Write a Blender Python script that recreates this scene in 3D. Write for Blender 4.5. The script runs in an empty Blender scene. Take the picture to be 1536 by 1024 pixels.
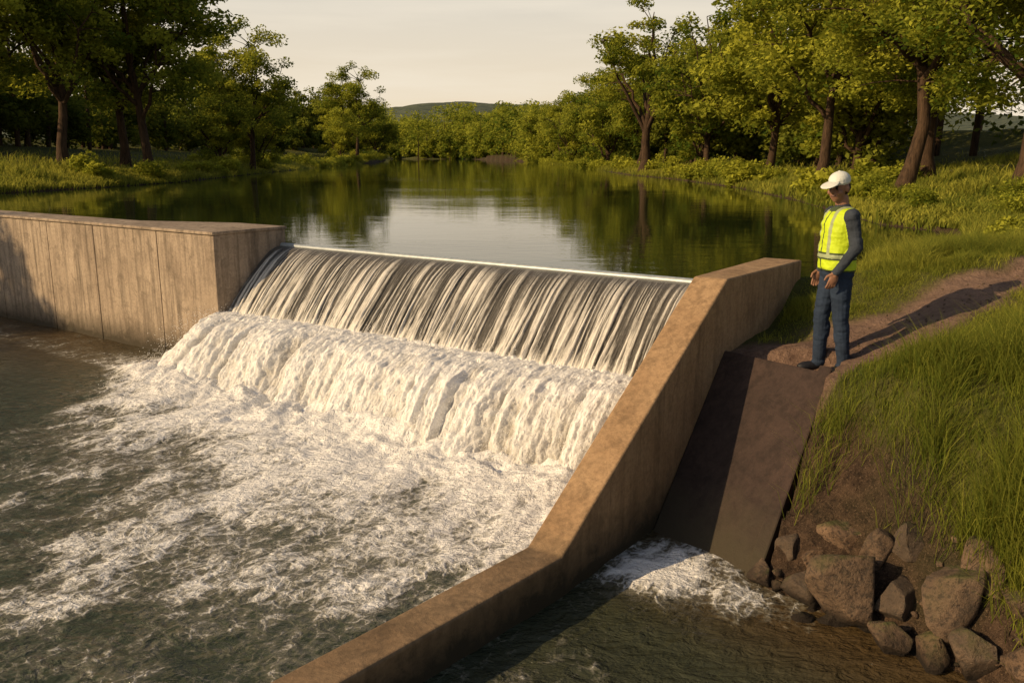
import bpy, math, random, numpy as np, bmesh
from mathutils import Vector, Matrix
from mathutils.bvhtree import BVHTree
rng=np.random.default_rng(7); random.seed(7)
scene=bpy.context.scene
scene.view_settings.view_transform='Standard'; scene.view_settings.look='None'; scene.view_settings.exposure=0
# ---------------------------------------------------------------- helpers
def _h(i,j,k):
    n=(i*374761393+j*668265263+k*1274126177)&0xffffffff
    n=((n^(n>>13))*1274126177)&0xffffffff
    n=n^(n>>16)
    return (n&0xffffff)/float(0xffffff)
def vn(x,y,z=0.0):
    x,y,z=np.broadcast_arrays(np.asarray(x,float),np.asarray(y,float),np.asarray(z,float))
    i=np.floor(x).astype(np.int64);j=np.floor(y).astype(np.int64);k=np.floor(z).astype(np.int64)
    fx=x-i;fy=y-j;fz=z-k
    s=lambda t:t*t*t*(t*(t*6-15)+10)
    fx,fy,fz=s(fx),s(fy),s(fz)
    r=0
    for a in(0,1):
        for b in(0,1):
            for c in(0,1):
                r=r+_h(i+a,j+b,k+c)*(fx if a else 1-fx)*(fy if b else 1-fy)*(fz if c else 1-fz)
    return r*2-1
def fbm(x,y,z=0.0,o=4):
    r=0;A=1;t=0
    for q in range(o):
        r=r+A*vn(x*2**q+q*17.3,y*2**q+q*9.1,np.asarray(z)*2**q+q*5.7);t+=A;A*=.5
    return r/t
def sst(a,b,x):
    t=np.clip((x-a)/(b-a),0,1);return t*t*(3-2*t)
def npmesh(name,V,groups,mats,attrs=None,smooth=False,vattrs=None):
    me=bpy.data.meshes.new(name)
    V=np.asarray(V,dtype=np.float32)
    me.vertices.add(len(V)); me.vertices.foreach_set('co',V.ravel())
    loops=np.concatenate([g[0].ravel() for g in groups]).astype(np.int32)
    tot=np.concatenate([np.full(len(g[0]),g[0].shape[1]) for g in groups]).astype(np.int32)
    st=np.concatenate([[0],np.cumsum(tot)[:-1]]).astype(np.int32)
    mi=np.concatenate([np.full(len(g[0]),g[1]) for g in groups]).astype(np.int32)
    me.loops.add(len(loops)); me.loops.foreach_set('vertex_index',loops)
    me.polygons.add(len(tot)); me.polygons.foreach_set('loop_start',st); me.polygons.foreach_set('loop_total',tot)
    me.polygons.foreach_set('material_index',mi)
    if smooth: me.polygons.foreach_set('use_smooth',np.ones(len(tot),dtype=bool))
    for m in mats: me.materials.append(m)
    for k,v in (attrs or {}).items():
        at=me.attributes.new(k,'FLOAT','POINT'); at.data.foreach_set('value',np.asarray(v,dtype=np.float32))
    for k,v in (vattrs or {}).items():
        at=me.attributes.new(k,'FLOAT_VECTOR','POINT'); at.data.foreach_set('vector',np.asarray(v,dtype=np.float32).ravel())
    me.update(calc_edges=True)
    return me
def addobj(name,me,loc=(0,0,0),rz=0,sc=(1,1,1),parent=None):
    ob=bpy.data.objects.new(name,me); scene.collection.objects.link(ob)
    ob.location=loc; ob.rotation_euler=(0,0,rz); ob.scale=sc
    if parent: ob.parent=parent
    return ob
def gridF(nu,nv):
    i=np.arange(nu-1)[:,None]*nv+np.arange(nv-1)[None,:]
    i=i.ravel(); return np.stack([i,i+nv,i+nv+1,i+1],1)
def empty(name):
    o=bpy.data.objects.new(name,None); scene.collection.objects.link(o); return o
def fixn(me):
    bm=bmesh.new(); bm.from_mesh(me); bmesh.ops.recalc_face_normals(bm,faces=bm.faces); bm.to_mesh(me); bm.free()
# ---------------------------------------------------------------- material helpers
class NT:
    def __init__(s,name):
        s.m=bpy.data.materials.new(name); s.m.use_nodes=True; s.t=s.m.node_tree; s.t.nodes.clear()
        s.out=s.n('ShaderNodeOutputMaterial')
    def n(s,ty,**kw):
        nd=s.t.nodes.new(ty)
        for k,v in kw.items(): setattr(nd,k,v)
        return nd
    def l(s,a,b): s.t.links.new(a,b)
    def set(s,sock,v):
        if isinstance(v,bpy.types.NodeSocket): s.l(v,sock)
        elif v is not None: sock.default_value=v
    def coord(s,kind='Object'): return s.n('ShaderNodeTexCoord').outputs[kind]
    def mapv(s,v,sc=(1,1,1),rot=(0,0,0)):
        m=s.n('ShaderNodeMapping'); s.l(v,m.inputs[0]); m.inputs['Scale'].default_value=sc; m.inputs['Rotation'].default_value=rot; return m.outputs[0]
    def noise(s,v,scale=5,detail=5,rough=.55,dist=0):
        m=s.n('ShaderNodeTexNoise'); s.l(v,m.inputs['Vector']); m.inputs['Scale'].default_value=scale
        m.inputs['Detail'].default_value=detail; m.inputs['Roughness'].default_value=rough; m.inputs['Distortion'].default_value=dist
        return m.outputs[0]
    def ramp(s,f,stops):
        r=s.n('ShaderNodeValToRGB'); s.l(f,r.inputs[0]); e=r.color_ramp.elements
        while len(e)<len(stops): e.new(.5)
        for q,(p,c) in enumerate(stops):
            e[q].position=p; e[q].color=(c,c,c,1) if not hasattr(c,'__len__') else (*c,1)
        return r.outputs[0]
    def rng(s,v,a,b,c=0.,d=1.):
        m=s.n('ShaderNodeMapRange'); s.l(v,m.inputs[0])
        for i,x in enumerate((a,b,c,d)): m.inputs[i+1].default_value=x
        return m.outputs[0]
    def mix(s,f,a,b,mode='MIX'):
        m=s.n('ShaderNodeMix',data_type='RGBA',blend_type=mode); s.set(m.inputs[0],f)
        for idx,v in ((6,a),(7,b)):
            if isinstance(v,bpy.types.NodeSocket): s.l(v,m.inputs[idx])
            else: m.inputs[idx].default_value=(*v,1) if hasattr(v,'__len__') else (v,v,v,1)
        return m.outputs[2]
    def math(s,op,a,b=None,clamp=False):
        m=s.n('ShaderNodeMath',operation=op,use_clamp=clamp); s.set(m.inputs[0],a)
        if b is not None: s.set(m.inputs[1],b)
        return m.outputs[0]
    def attr(s,name,out='Fac'): 
        a=s.n('ShaderNodeAttribute'); a.attribute_name=name; return a.outputs[out]
    def bump(s,h,st=.3,d=.02,nrm=None):
        b=s.n('ShaderNodeBump'); s.l(h,b.inputs['Height']); b.inputs['Strength'].default_value=st; b.inputs['Distance'].default_value=d
        if nrm is not None: s.l(nrm,b.inputs['Normal'])
        return b.outputs[0]
    def pbr(s,col,rough=.7,nrm=None,metal=0,spec=.5,**kw):
        p=s.n('ShaderNodeBsdfPrincipled')
        if isinstance(col,bpy.types.NodeSocket): s.l(col,p.inputs['Base Color'])
        else: p.inputs['Base Color'].default_value=(*col,1)
        s.set(p.inputs['Roughness'],rough); p.inputs['Metallic'].default_value=metal; p.inputs['Specular IOR Level'].default_value=spec
        if nrm is not None: s.l(nrm,p.inputs['Normal'])
        for k,v in kw.items(): s.set(p.inputs[k],v)
        s.l(p.outputs[0],s.out.inputs[0]); return p
def sepz(t,v,i=2):
    x=t.n('ShaderNodeSeparateXYZ'); t.l(v,x.inputs[0]); return x.outputs[i]

def concrete(name,c1,c2,stain=.5,waterline=-1.82):
    t=NT(name); g=t.n('ShaderNodeNewGeometry').outputs['Position']
    a=t.noise(g,1.1,6,.62,.3); b=t.noise(t.mapv(g,(6,6,.45)),1.5,4,.65); c=t.noise(g,24,4,.72); d=t.noise(g,120,2,.6); e=t.noise(g,4.5,5,.7,.6)
    col=t.mix(t.ramp(a,[(.35,0),(.65,1)]),c1,c2)
    col=t.mix(t.math('MULTIPLY',t.ramp(b,[(.45,0),(.70,1)]),stain),col,tuple(x*.36 for x in c2))
    col=t.mix(t.ramp(e,[(.52,0),(.72,.7*stain+.2)]),col,tuple(x*.5 for x in c2))
    col=t.mix(.6,col,t.ramp(c,[(.3,.33),(.7,.68)]),'OVERLAY')
    col=t.mix(t.ramp(c,[(.64,0),(.72,.55)]),col,tuple(x*.3 for x in c2))
    z=sepz(t,g); w=t.math('ADD',z,t.math('MULTIPLY',t.math('SUBTRACT',e,.5),.55))
    col=t.mix(t.rng(w,waterline+.5,waterline+.08),col,(.045,.036,.022))
    n=t.bump(c,.4,.014); n=t.bump(d,.25,.004,n); n=t.bump(e,.35,.03,n)
    t.pbr(col,.82,n,spec=.3); return t.m
M_conc=concrete('concrete_pale',(.40,.32,.24),(.27,.21,.155),.85)
M_conc2=concrete('concrete_brown',(.39,.26,.145),(.28,.175,.092),.5)
M_dark=concrete('concrete_dark_shaded',(.055,.034,.027),(.034,.022,.018),.6)  # dark reddish concrete, darkened further to carry the wing wall's shadow
M_wet=concrete('wet_concrete',(.07,.06,.05),(.04,.035,.03),.5)

def mat_leaf(name,dark,light,trans=.35):
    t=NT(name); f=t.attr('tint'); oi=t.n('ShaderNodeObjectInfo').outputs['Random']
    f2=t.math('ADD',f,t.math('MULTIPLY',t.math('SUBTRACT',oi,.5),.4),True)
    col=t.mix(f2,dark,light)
    p=t.n('ShaderNodeBsdfDiffuse'); t.l(col,p.inputs[0])
    tr=t.n('ShaderNodeBsdfTranslucent'); t.l(t.mix(.6,col,tuple(x*1.25 for x in light)),tr.inputs[0])
    mx=t.n('ShaderNodeMixShader'); mx.inputs[0].default_value=trans
    t.l(p.outputs[0],mx.inputs[1]); t.l(tr.outputs[0],mx.inputs[2]); t.l(mx.outputs[0],t.out.inputs[0]); return t.m
M_leaf=mat_leaf('foliage',(.052,.095,.014),(.43,.43,.05),.42)
M_leafd=mat_leaf('foliage_forest',(.032,.058,.012),(.27,.285,.038),.35)
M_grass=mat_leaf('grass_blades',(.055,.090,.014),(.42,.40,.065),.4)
t=NT('bark'); g=t.coord('Object'); a=t.noise(t.mapv(g,(9,9,1.2)),1.6,4,.7)
t.pbr(t.ramp(a,[(.3,(.018,.011,.007)),(.7,(.09,.055,.032))]),.9,t.bump(a,.8,.05),spec=.2); M_bark=t.m

# ---------------------------------------------------------------- site frame
O=np.array([-3.95,14.8]); E1=np.array([.813,-.582]); E1=E1/np.linalg.norm(E1)
D=np.array([E1[1],-E1[0]])
def L(a,b,z=0.): 
    p=O+E1*a+D*b; return (p[0],p[1],z)
def toab(x,y):
    dx=x-O[0];dy=y-O[1]; return dx*E1[0]+dy*E1[1], dx*D[0]+dy*D[1]
ZL=-1.82; AW=8.23; TW=.36
Lxy=lambda a,b: tuple(L(a,b)[:2])
S=[(1.15,7.45),(1.8,6.45),(2.25,5.95),(2.6,5.5),(2.95,5.1),(3.2,4.4),(3.5,3),(4,0),(5,-15),(8,-60)]
LB=[Lxy(-13.5,1.2),(-22,16),(-25,6),(-26,-10),(-30,-60)]
POOL=[Lxy(8.4,0),Lxy(8.4,3.1)]+S+LB[::-1]+[Lxy(-13.5,.9)]
RS=[Lxy(8.5,-.45),(3.75,10.45),(4.57,11.35),(6.1,12.7),(7.6,14.4),(8.8,17.2),(8.2,19.5),(8.7,23),(9.7,30),(10.6,42),(10.3,56),(8.9,68),(8.6,100),(7,140),(3.5,180),(0,215),(-7,250),(-14,285),(-50,320),(-120,340)]
LS=[(-120,300),(-60,275),(-36,250),(-29,200),(-25.2,150),(-22.8,103),(-20.5,70),(-18.8,50),(-19.2,42),(-21,32),(-21,26),Lxy(-15,.2)]
RES=[Lxy(8.5,0)]+RS+LS
def inpoly(x,y,P):
    c=np.zeros(x.shape,bool); n=len(P)
    for i in range(n):
        x1,y1=P[i];x2,y2=P[(i+1)%n]
        if y1==y2: continue
        k=((y1>y)!=(y2>y))&(x<(x2-x1)*(y-y1)/(y2-y1)+x1); c^=k
    return c
def dline(x,y,P):
    d=np.full(x.shape,1e9)
    for (x1,y1),(x2,y2) in zip(P[:-1],P[1:]):
        ux,uy=x2-x1,y2-y1; q=np.clip(((x-x1)*ux+(y-y1)*uy)/(ux*ux+uy*uy),0,1)
        d=np.minimum(d,np.hypot(x-x1-q*ux,y-y1-q*uy))
    return d
PATH=[(2.7,7.95),(3.5,8.2),(4.4,8.6),(5.6,9.15),(8,10.3),(13,12.8),(22,16)]
def soilcoord(x,y):
    return dline(x,y,S)+ .75*sst(2.65,3.35,x)-.25*sst(2.6,1.6,x)+.35*fbm(x*1.3,y*1.3,6.,3)
def height(x,y):
    x=np.asarray(x,float);y=np.asarray(y,float); a,b=toab(x,y)
    inR=inpoly(x,y,RES); inP=inpoly(x,y,POOL)
    dR=dline(x,y,RS); dLf=dline(x,y,LS); d1=dline(x,y,S); d2=dline(x,y,LB)
    wob=1+.25*fbm(x*.12,y*.12,3.)
    hr=np.interp(dR*wob,[0,.15,.5,1.5,4,9,16,30,60,200],[0.0,.09,.17,.32,.62,1.0,2.2,5.5,12,26])
    hl=np.interp(dLf*wob,[0,.3,1,4,10,22,45,90,300],[0.0,.12,.32,.8,1.4,2.6,6,14,30])
    hres=np.minimum(hr,hl)
    steep=1+.6*sst(2.4,3.4,x)
    hp=np.interp(d1*steep,[0,.2,.6,1.0,1.45,1.9,3.3,5,8,14],[-1.9,-1.62,-1.2,-.8,-.46,-.40,-.36,-.1,.5,3])
    hp=hp+.62*np.exp(-((x-4.9)**2+(y-6.2)**2)/(2*1.2**2))*sst(0,1.2,d1)
    hq=np.interp(d2,[0,1,4,12,40],[-1.9,-1.3,-.3,1.0,5])
    hpool=np.minimum(hp,hq)
    dike=np.minimum(.10-.95*np.maximum(dR-.18,0),9)
    h=np.minimum(hres,hpool)
    h=np.maximum(h,np.where(a>8.5,dike,-9))
    far=np.minimum(dR,dLf)
    h=np.where(inR,-np.minimum(far*.5,1.2)-.03,h)
    dp=np.minimum(d1,d2)
    h=np.where(inP,ZL-.06-np.minimum(dp*.5,1.0),h)
    mid=(~inR)&(~inP)&(a<8.45)&(a>-13.5)&(b>-.6)&(b<6); h=np.where(mid,-2.6,h)
    ch=(a>8.3)&(a<9.78)&(b>1.45)&(b<4.0); zc=-.41-(b-1.6)*.93-.16
    h=np.where(ch,np.minimum(h,zc),h)
    out=(~inR)&(~inP)&(~ch)
    r=np.hypot(x,y)
    h=h+np.where(out,fbm(x*1.7,y*1.7,1.,4)*.07*sst(.1,.8,np.minimum(d1,dR)),0)
    rg=out&(x<9)&(y<9)&(x>1)
    h=h+np.where(rg,(fbm(x*5.,y*5.,2.,3)*.14)*(1-sst(1.,1.5,d1))*sst(0,.2,d1),0)
    h=h+np.where(out,fbm(x*.02,y*.02,8.,4)*3*sst(60,200,r),0)
    hill=60*sst(500,950,y)*(1-.0006*np.abs(x+60))*(.85+.3*fbm(x*.004,y*.003,2.,4))
    return h+np.where(out,np.maximum(hill,0),0)
def axis(lo,hi,d0,mn,mx,g):
    c=list(np.arange(lo,hi,d0)); p=c[-1];d=d0
    while p<mx: d*=g; p+=d; c.append(p)
    p=c[0];d=d0;f=[]
    while p>mn: d*=g; p-=d; f.append(p)
    return np.array(f[::-1]+c)
ax=axis(1.2,7,.055,-1500,1500,1.035); ay=axis(3.6,12.5,.055,-120,1900,1.032)
X,Y=np.meshgrid(ax,ay,indexing='ij'); Z=height(X,Y)
V=np.stack([X.ravel(),Y.ravel(),Z.ravel()],1)
def pathmask(x,y):
    d=dline(x,y,PATH)+fbm(x*1.3,y*1.3,4.,3)*.32; pw=np.interp(x,[2,3.2,4,6],[.72,.58,.36,.30]); return d,pw
xf,yf=V[:,0],V[:,1]
dpth,pw=pathmask(xf,yf)
dirt=1-sst(pw-.1,pw+.22,dpth)
soil=np.maximum((1-sst(.75,1.15,soilcoord(xf,yf)))*(xf>1)*(xf<9)*(yf<9),0)
dsh=np.minimum(dline(xf,yf,RS[4:]),dline(xf,yf,LS[:-1]))
soil=np.maximum(soil,1-sst(.3,1.1+.01*np.abs(yf),dsh))
t=NT('ground'); g=t.n('ShaderNodeNewGeometry').outputs['Position']
n1=t.noise(g,.35,5,.6); n2=t.noise(g,9,5,.7); n3=t.noise(g,60,3,.7); n5=t.noise(g,.12,6,.75)
grass=t.mix(t.ramp(n1,[(.35,0),(.65,1)]),(.045,.064,.012),(.13,.13,.028))
grass=t.mix(t.ramp(n2,[(.4,0),(.75,.8)]),grass,(.065,.055,.02)); grass=t.mix(t.ramp(n3,[(.45,0),(.65,.6)]),grass,(.03,.035,.01))
forest_haze=t.mix(t.ramp(n5,[(.38,0),(.62,1)]),(.045,.062,.048),(.12,.135,.08))  # wooded hills, with bluish distance haze mixed into the colour
yy=sepz(t,g,1)
col=t.mix(t.rng(yy,280,420),grass,forest_haze)
dcol=t.mix(t.ramp(n2,[(.3,0),(.7,1)]),(.11,.068,.050),(.26,.17,.125)); dcol=t.mix(t.ramp(n3,[(.55,0),(.68,.7)]),dcol,(.06,.04,.03)); dcol=t.mix(t.ramp(n1,[(.45,0),(.6,.35)]),dcol,(.30,.20,.145))
scol=t.mix(t.ramp(n2,[(.3,0),(.7,1)]),(.016,.011,.008),(.095,.060,.038)); scol=t.mix(t.ramp(n1,[(.5,0),(.62,.6)]),scol,(.035,.036,.014)); scol=t.mix(t.ramp(n3,[(.56,0),(.66,.8)]),scol,(.14,.095,.06))
col=t.mix(t.attr('soil'),col,scol); col=t.mix(t.attr('dirt'),col,dcol)
nn=t.bump(n2,1.,.09); nn=t.bump(n3,.8,.02,nn)
t.pbr(col,.95,nn,spec=.15); M_ground=t.m
addobj('ground',npmesh('ground',V,[(gridF(len(ax),len(ay)),0)],[M_ground],{'dirt':dirt,'soil':soil},True))
def zat(x,y): return height(np.atleast_1d(x),np.atleast_1d(y))

# ---------------------------------------------------------------- reservoir water
t=NT('reservoir_water'); g=t.n('ShaderNodeNewGeometry').outputs['Position']
n1=t.noise(t.mapv(g,(.8,1.6,1),(0,0,.25)),1.4,4,.55,.6); n2=t.noise(t.mapv(g,(.15,.3,1)),1.,2,.5); n3=t.noise(t.mapv(g,(3,6,1)),2.,2,.5)
patch=t.ramp(t.noise(t.mapv(g,(.05,.12,1)),1.,2,.5),[(.4,.3),(.62,1)])
nn=t.bump(t.math('MULTIPLY',n1,patch),.10,.05); nn=t.bump(n2,.08,.1,nn); nn=t.bump(t.math('MULTIPLY',n3,patch),.06,.015,nn)
t.pbr((.018,.027,.008),.03,nn,spec=.5,IOR=1.33); M_res=t.m
pts=[Lxy(8.4,-.0),Lxy(8.4,-.42)]+[(x+.12,y-.02) for x,y in RS[1:3]]+[(x+1.2,y) for x,y in RS[3:-1]]+[RS[-1]]+[(x-1.5,y) for x,y in LS[:-1]]+[Lxy(-15,1.0),Lxy(-.5,1.0),Lxy(-.5,0)]
me=bpy.data.meshes.new('reservoir_water'); me.from_pydata([(x,y,0) for x,y in pts],[],[list(range(len(pts)))]); me.materials.append(M_res)
addobj('reservoir_water',me)

# ---------------------------------------------------------------- walls
def prism(name,foot,z0,z1,mat,parent=None,bev=.015,ab=True):
    n=len(foot); P=[Lxy(*p) if ab else p for p in foot]
    ar=sum(P[i][0]*P[(i+1)%n][1]-P[(i+1)%n][0]*P[i][1] for i in range(n))
    if ar<0: P=P[::-1]
    V=[(x,y,z0) for x,y in P]+[(x,y,z1) for x,y in P]
    F=[list(range(n))[::-1],list(range(n,2*n))]+[[i,(i+1)%n,n+(i+1)%n,n+i] for i in range(n)]
    me=bpy.data.meshes.new(name); me.from_pydata(V,[],F); me.materials.append(mat)
    o=addobj(name,me,parent=parent)
    if bev:
        m=o.modifiers.new('b','BEVEL'); m.width=bev; m.segments=2; m.limit_method='ANGLE'
    return o
lw=empty('concrete_retaining_wall')
prism('core',[(0,1.30),(0,-.12),(-1.3,-.12),(-3.2,.62),(-15.5,.72),(-15.5,1.30)],-3,.285,M_conc,lw)
J=[.004,-1.56,-3.55,-5.21,-7.27,-9.2,-11.2,-13.3,-15.5]
for i in range(len(J)-1):
    prism(f'panel_{i+1}',[(J[i]-(.010 if i else 0),1.20),(J[i]-(.010 if i else 0),1.325),(J[i+1]+.010,1.325),(J[i+1]+.010,1.20)],-3,.27,M_conc,lw,.008)
prism('coping',[(.02,1.35),(.02,-.14),(-1.3,-.14),(-3.2,.59),(-15.5,.69),(-15.5,1.35)],.285,.335,M_conc,lw,.012)
K=np.array(Lxy(AW,4.5)); dirk=np.array([-.652,-.758]); nk=np.array([.758,-.652])
st=[(Lxy(AW,-.5),Lxy(AW+TW+.1,-.5),.32),(Lxy(AW,1.53),Lxy(AW+TW,1.53),.32),(tuple(K),Lxy(AW+TW-.03,4.52),-1.49),(tuple(K+dirk*6),tuple(K+dirk*6+nk*.32),-1.49)]
V=[];F=[]
for (i,o_,z) in st: V+=[(*i,-3.2),(*i,z),(*o_,z),(*o_,-3.2)]
for k in range(3):
    q=k*4
    for e in range(4): F.append([q+e,q+(e+1)%4,q+4+(e+1)%4,q+4+e])
F+=[[3,2,1,0],[12,13,14,15]]
me=bpy.data.meshes.new('wing_wall'); me.from_pydata(V,[],F); me.materials.append(M_conc2)
fixn(me); o=addobj('wing_wall',me); m=o.modifiers.new('b','BEVEL'); m.width=.022; m.segments=3; m.limit_method='ANGLE'
weir=empty('concrete_weir')
prof=[(-.35,-3),(-.35,-.08),(.12,-.08),(.4,-.24),(.75,-.6),(1.02,-1.08),(1.8,-1.5),(2.4,-2.1),(2.4,-3)]
V=[L(a,b,z) for a in(-.03,AW+.03) for b,z in prof]; n=len(prof)
F=[list(range(n)),list(range(n,2*n))[::-1]]+[[i,(i+1)%n,n+(i+1)%n,n+i] for i in range(n)]
me=bpy.data.meshes.new('body'); me.from_pydata(V,[],F); me.materials.append(M_wet); fixn(me); addobj('body',me,parent=weir)
def tube(P,R,sides=8,cap=False):
    P=np.asarray(P,float); n=len(P); T=np.gradient(P,axis=0); T/=np.linalg.norm(T,axis=1)[:,None]+1e-9
    up=np.array([0,0,1.]) if abs(T[0][2])<.9 else np.array([1.,0,0])
    A=np.cross(T,up); A/=np.linalg.norm(A,axis=1)[:,None]+1e-9; B=np.cross(T,A)
    th=np.linspace(0,2*np.pi,sides,endpoint=False); R=np.asarray(R,float).reshape(n,1,1)
    V=P[:,None,:]+R*(A[:,None,:]*np.cos(th)[None,:,None]+B[:,None,:]*np.sin(th)[None,:,None])
    i=np.arange(n-1)[:,None]*sides+np.arange(sides)[None,:]; j=np.arange(n-1)[:,None]*sides+(np.arange(sides)+1)[None,:]%sides
    F=np.stack([i.ravel(),j.ravel(),(j+sides).ravel(),(i+sides).ravel()],1)
    return V.reshape(-1,3),F
t=NT('crest_metal'); g=t.n('ShaderNodeNewGeometry').outputs['Position']; a=t.noise(g,14,4,.6)
t.pbr(t.ramp(a,[(.3,(.26,.30,.32)),(.7,(.38,.42,.44))]),.4,t.bump(a,.1,.005),metal=.2); M_met=t.m
Vt,Ft=tube([L(x,-.03,.012) for x in np.linspace(.01,AW+.05,12)],[.05]*12,20)
addobj('crest_pipe',npmesh('crest_pipe',Vt,[(Ft,0)],[M_met],None,True),parent=weir)
ch=empty('spillway_chute')
def slab(name,top,th,mat,par):
    V=[tuple(p) for p in top]+[(p[0],p[1],p[2]-th) for p in top]; n=len(top)
    F=[list(range(n)),list(range(n,2*n))[::-1]]+[[i,(i+1)%n,n+(i+1)%n,n+i] for i in range(n)]
    me=bpy.data.meshes.new(name); me.from_pydata(V,[],F); me.materials.append(mat); fixn(me); o=addobj(name,me,parent=par)
    m=o.modifiers.new('b','BEVEL'); m.width=.015; m.segments=2; return o
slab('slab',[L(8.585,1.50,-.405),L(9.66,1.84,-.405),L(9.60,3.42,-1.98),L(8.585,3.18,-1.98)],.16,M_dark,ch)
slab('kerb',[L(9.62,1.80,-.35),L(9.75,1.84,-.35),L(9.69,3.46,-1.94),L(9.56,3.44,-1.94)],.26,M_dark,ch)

# ---------------------------------------------------------------- falling water
na,ns=1500,110
A,Sx=np.meshgrid(np.linspace(.0,AW,na),np.linspace(0,1,ns),indexing='ij')
pb=[-.1,.0,.1,.24,.42,.62,.82,1.0,1.12,1.2]; pz=[.012,.012,-.005,-.06,-.18,-.36,-.57,-.78,-.93,-1.06]; ps=np.linspace(0,1,10)
B=np.interp(Sx,ps,pb); Zf=np.interp(Sx,ps,pz)
w=A+.045*vn(A*5,Sx*2.,1.)*Sx+.014*vn(A*14,Sx*5,1.5)*Sx
str1=vn(w*7,Sx*.6,2.); str2=vn(w*24,Sx*1.1,5.); str3=vn(w*52,Sx*2.6,7.)
st_=.20*str1+.52*str2+.45*str3
amp=sst(.12,.5,Sx); brk=fbm(A*34,Sx*16,33.,3)
disp=amp*(.036*st_+.015*vn(A*3,Sx*2,9.))+.018*brk*sst(.35,1,Sx)
B=B+disp*.8; Zf=Zf+disp*.5
foam=np.clip(sst(-.25,.6,st_+.10*vn(A*2,Sx*2,11.)+.30*(Sx-.6)+.35*brk*sst(.3,.9,Sx))*sst(.08,.5,Sx),0,1)*.95
foam=np.maximum(foam,1.0*sst(.78,.96,Sx+.08*str1+.08*str2))
P=O+A[...,None]*E1+B[...,None]*D
V=np.stack([P[...,0].ravel(),P[...,1].ravel(),Zf.ravel()],1)
t=NT('falling_water'); fl=t.attr('flow','Vector'); fo=t.attr('foam')
n1=t.noise(t.mapv(fl,(70,3.4,1)),1.,4,.6,.25); n2=t.noise(t.mapv(fl,(190,36,1)),1.,3,.65)
f=t.math('ADD',fo,t.math('MULTIPLY',t.math('SUBTRACT',n1,.5),.9)); f=t.math('ADD',f,t.math('MULTIPLY',t.math('SUBTRACT',n2,.5),1.1),True)
col=t.mix(t.ramp(f,[(.05,0),(1.,1)]),(.082,.076,.066),(.72,.69,.63))
nn=t.bump(n1,.6,.02); nn=t.bump(n2,.6,.01,nn)
t.pbr(col,t.ramp(f,[(.0,.28),(.7,.65)]),nn,spec=.3); M_fall=t.m
wf=empty('waterfall')
addobj('upper_sheet',npmesh('upper_sheet',V,[(gridF(na,ns),0)],[M_fall],{'foam':foam.ravel()},True,{'flow':np.stack([A.ravel(),Sx.ravel(),0*A.ravel()],1)}),parent=wf)
na,ns=1200,320
A,Sx=np.meshgrid(np.linspace(-.02,AW,na),np.linspace(0,1,ns),indexing='ij')
pb=[.85,1.1,1.35,1.62,1.88,2.10,2.28,2.44,2.62,2.9]; pz=[-.96,-.95,-.97,-1.03,-1.17,-1.37,-1.58,-1.76,-1.88,-2.02]
B=np.interp(Sx,ps,pb); Zf=np.interp(Sx,ps,pz)
wv=A+.10*vn(A*1.2,Sx*1.2,3.)+.03*vn(A*5,Sx*4,3.5)
tong=np.minimum(np.abs(vn(wv*1.55,.3+Sx*.25,12.))*2.4,1)**.6
tong2=np.minimum(np.abs(vn(wv*3.6+7,Sx*.55,15.))*2.4,1)**.65
ribs=vn(wv*10,Sx*1.5,18.); ribs2=vn(wv*24,Sx*3.6,19.); fine=fbm(A*17,Sx*18,21.,5); mid=fbm(A*5,Sx*6,25.,3)
bil=np.abs(fbm(A*9,Sx*9,28.,4))*2
g1=sst(.12,.5,Sx)
disp=g1*(.24*(tong-.6)+.12*(tong2-.6)+.026*ribs+.012*ribs2)+.035*mid*(1-.3*g1)+.040*fine+.030*bil
B=B+disp*.9+.10*g1*vn(A*.6,2.,4.); Zf=Zf+disp*.5
Bs=B-.3*sst(.7,0,A)*g1
Aw=A-.38*sst(.9,0.,A)*sst(.35,.8,Sx)
crease_shade=g1*(.55*(1-tong)+.45*(1-tong2))  # shade between the tongues, painted in as a darker beige
foam=np.clip(.92-.85*crease_shade+.12*ribs*g1+.08*ribs2+.38*fine+.25*sst(.8,1,Sx),0,1.1)
P=O+Aw[...,None]*E1+Bs[...,None]*D
V=np.stack([P[...,0].ravel(),P[...,1].ravel(),Zf.ravel()],1)
t=NT('white_water'); fl=t.attr('flow','Vector'); fo=t.attr('foam')
n1=t.noise(t.mapv(fl,(24,6.,1)),1.,5,.68,.4); n2=t.noise(t.mapv(fl,(90,40,1)),1.,3,.7)
f=t.math('ADD',fo,t.math('MULTIPLY',t.math('SUBTRACT',n1,.5),.8)); f=t.math('ADD',f,t.math('MULTIPLY',t.math('SUBTRACT',n2,.5),.6),True)
col=t.mix(t.ramp(f,[(.05,0),(.9,1)]),(.36,.33,.28),(.84,.835,.82))
nn=t.bump(n1,.7,.055); nn=t.bump(n2,.6,.016,nn)
t.pbr(col,.7,nn,spec=.2); M_white=t.m
addobj('lower_cascade',npmesh('lower_cascade',V,[(gridF(na,ns),0)],[M_white],{'foam':foam.ravel()},True,{'flow':np.stack([A.ravel(),Sx.ravel()*2.2,0*A.ravel()],1)}),parent=wf)
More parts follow.
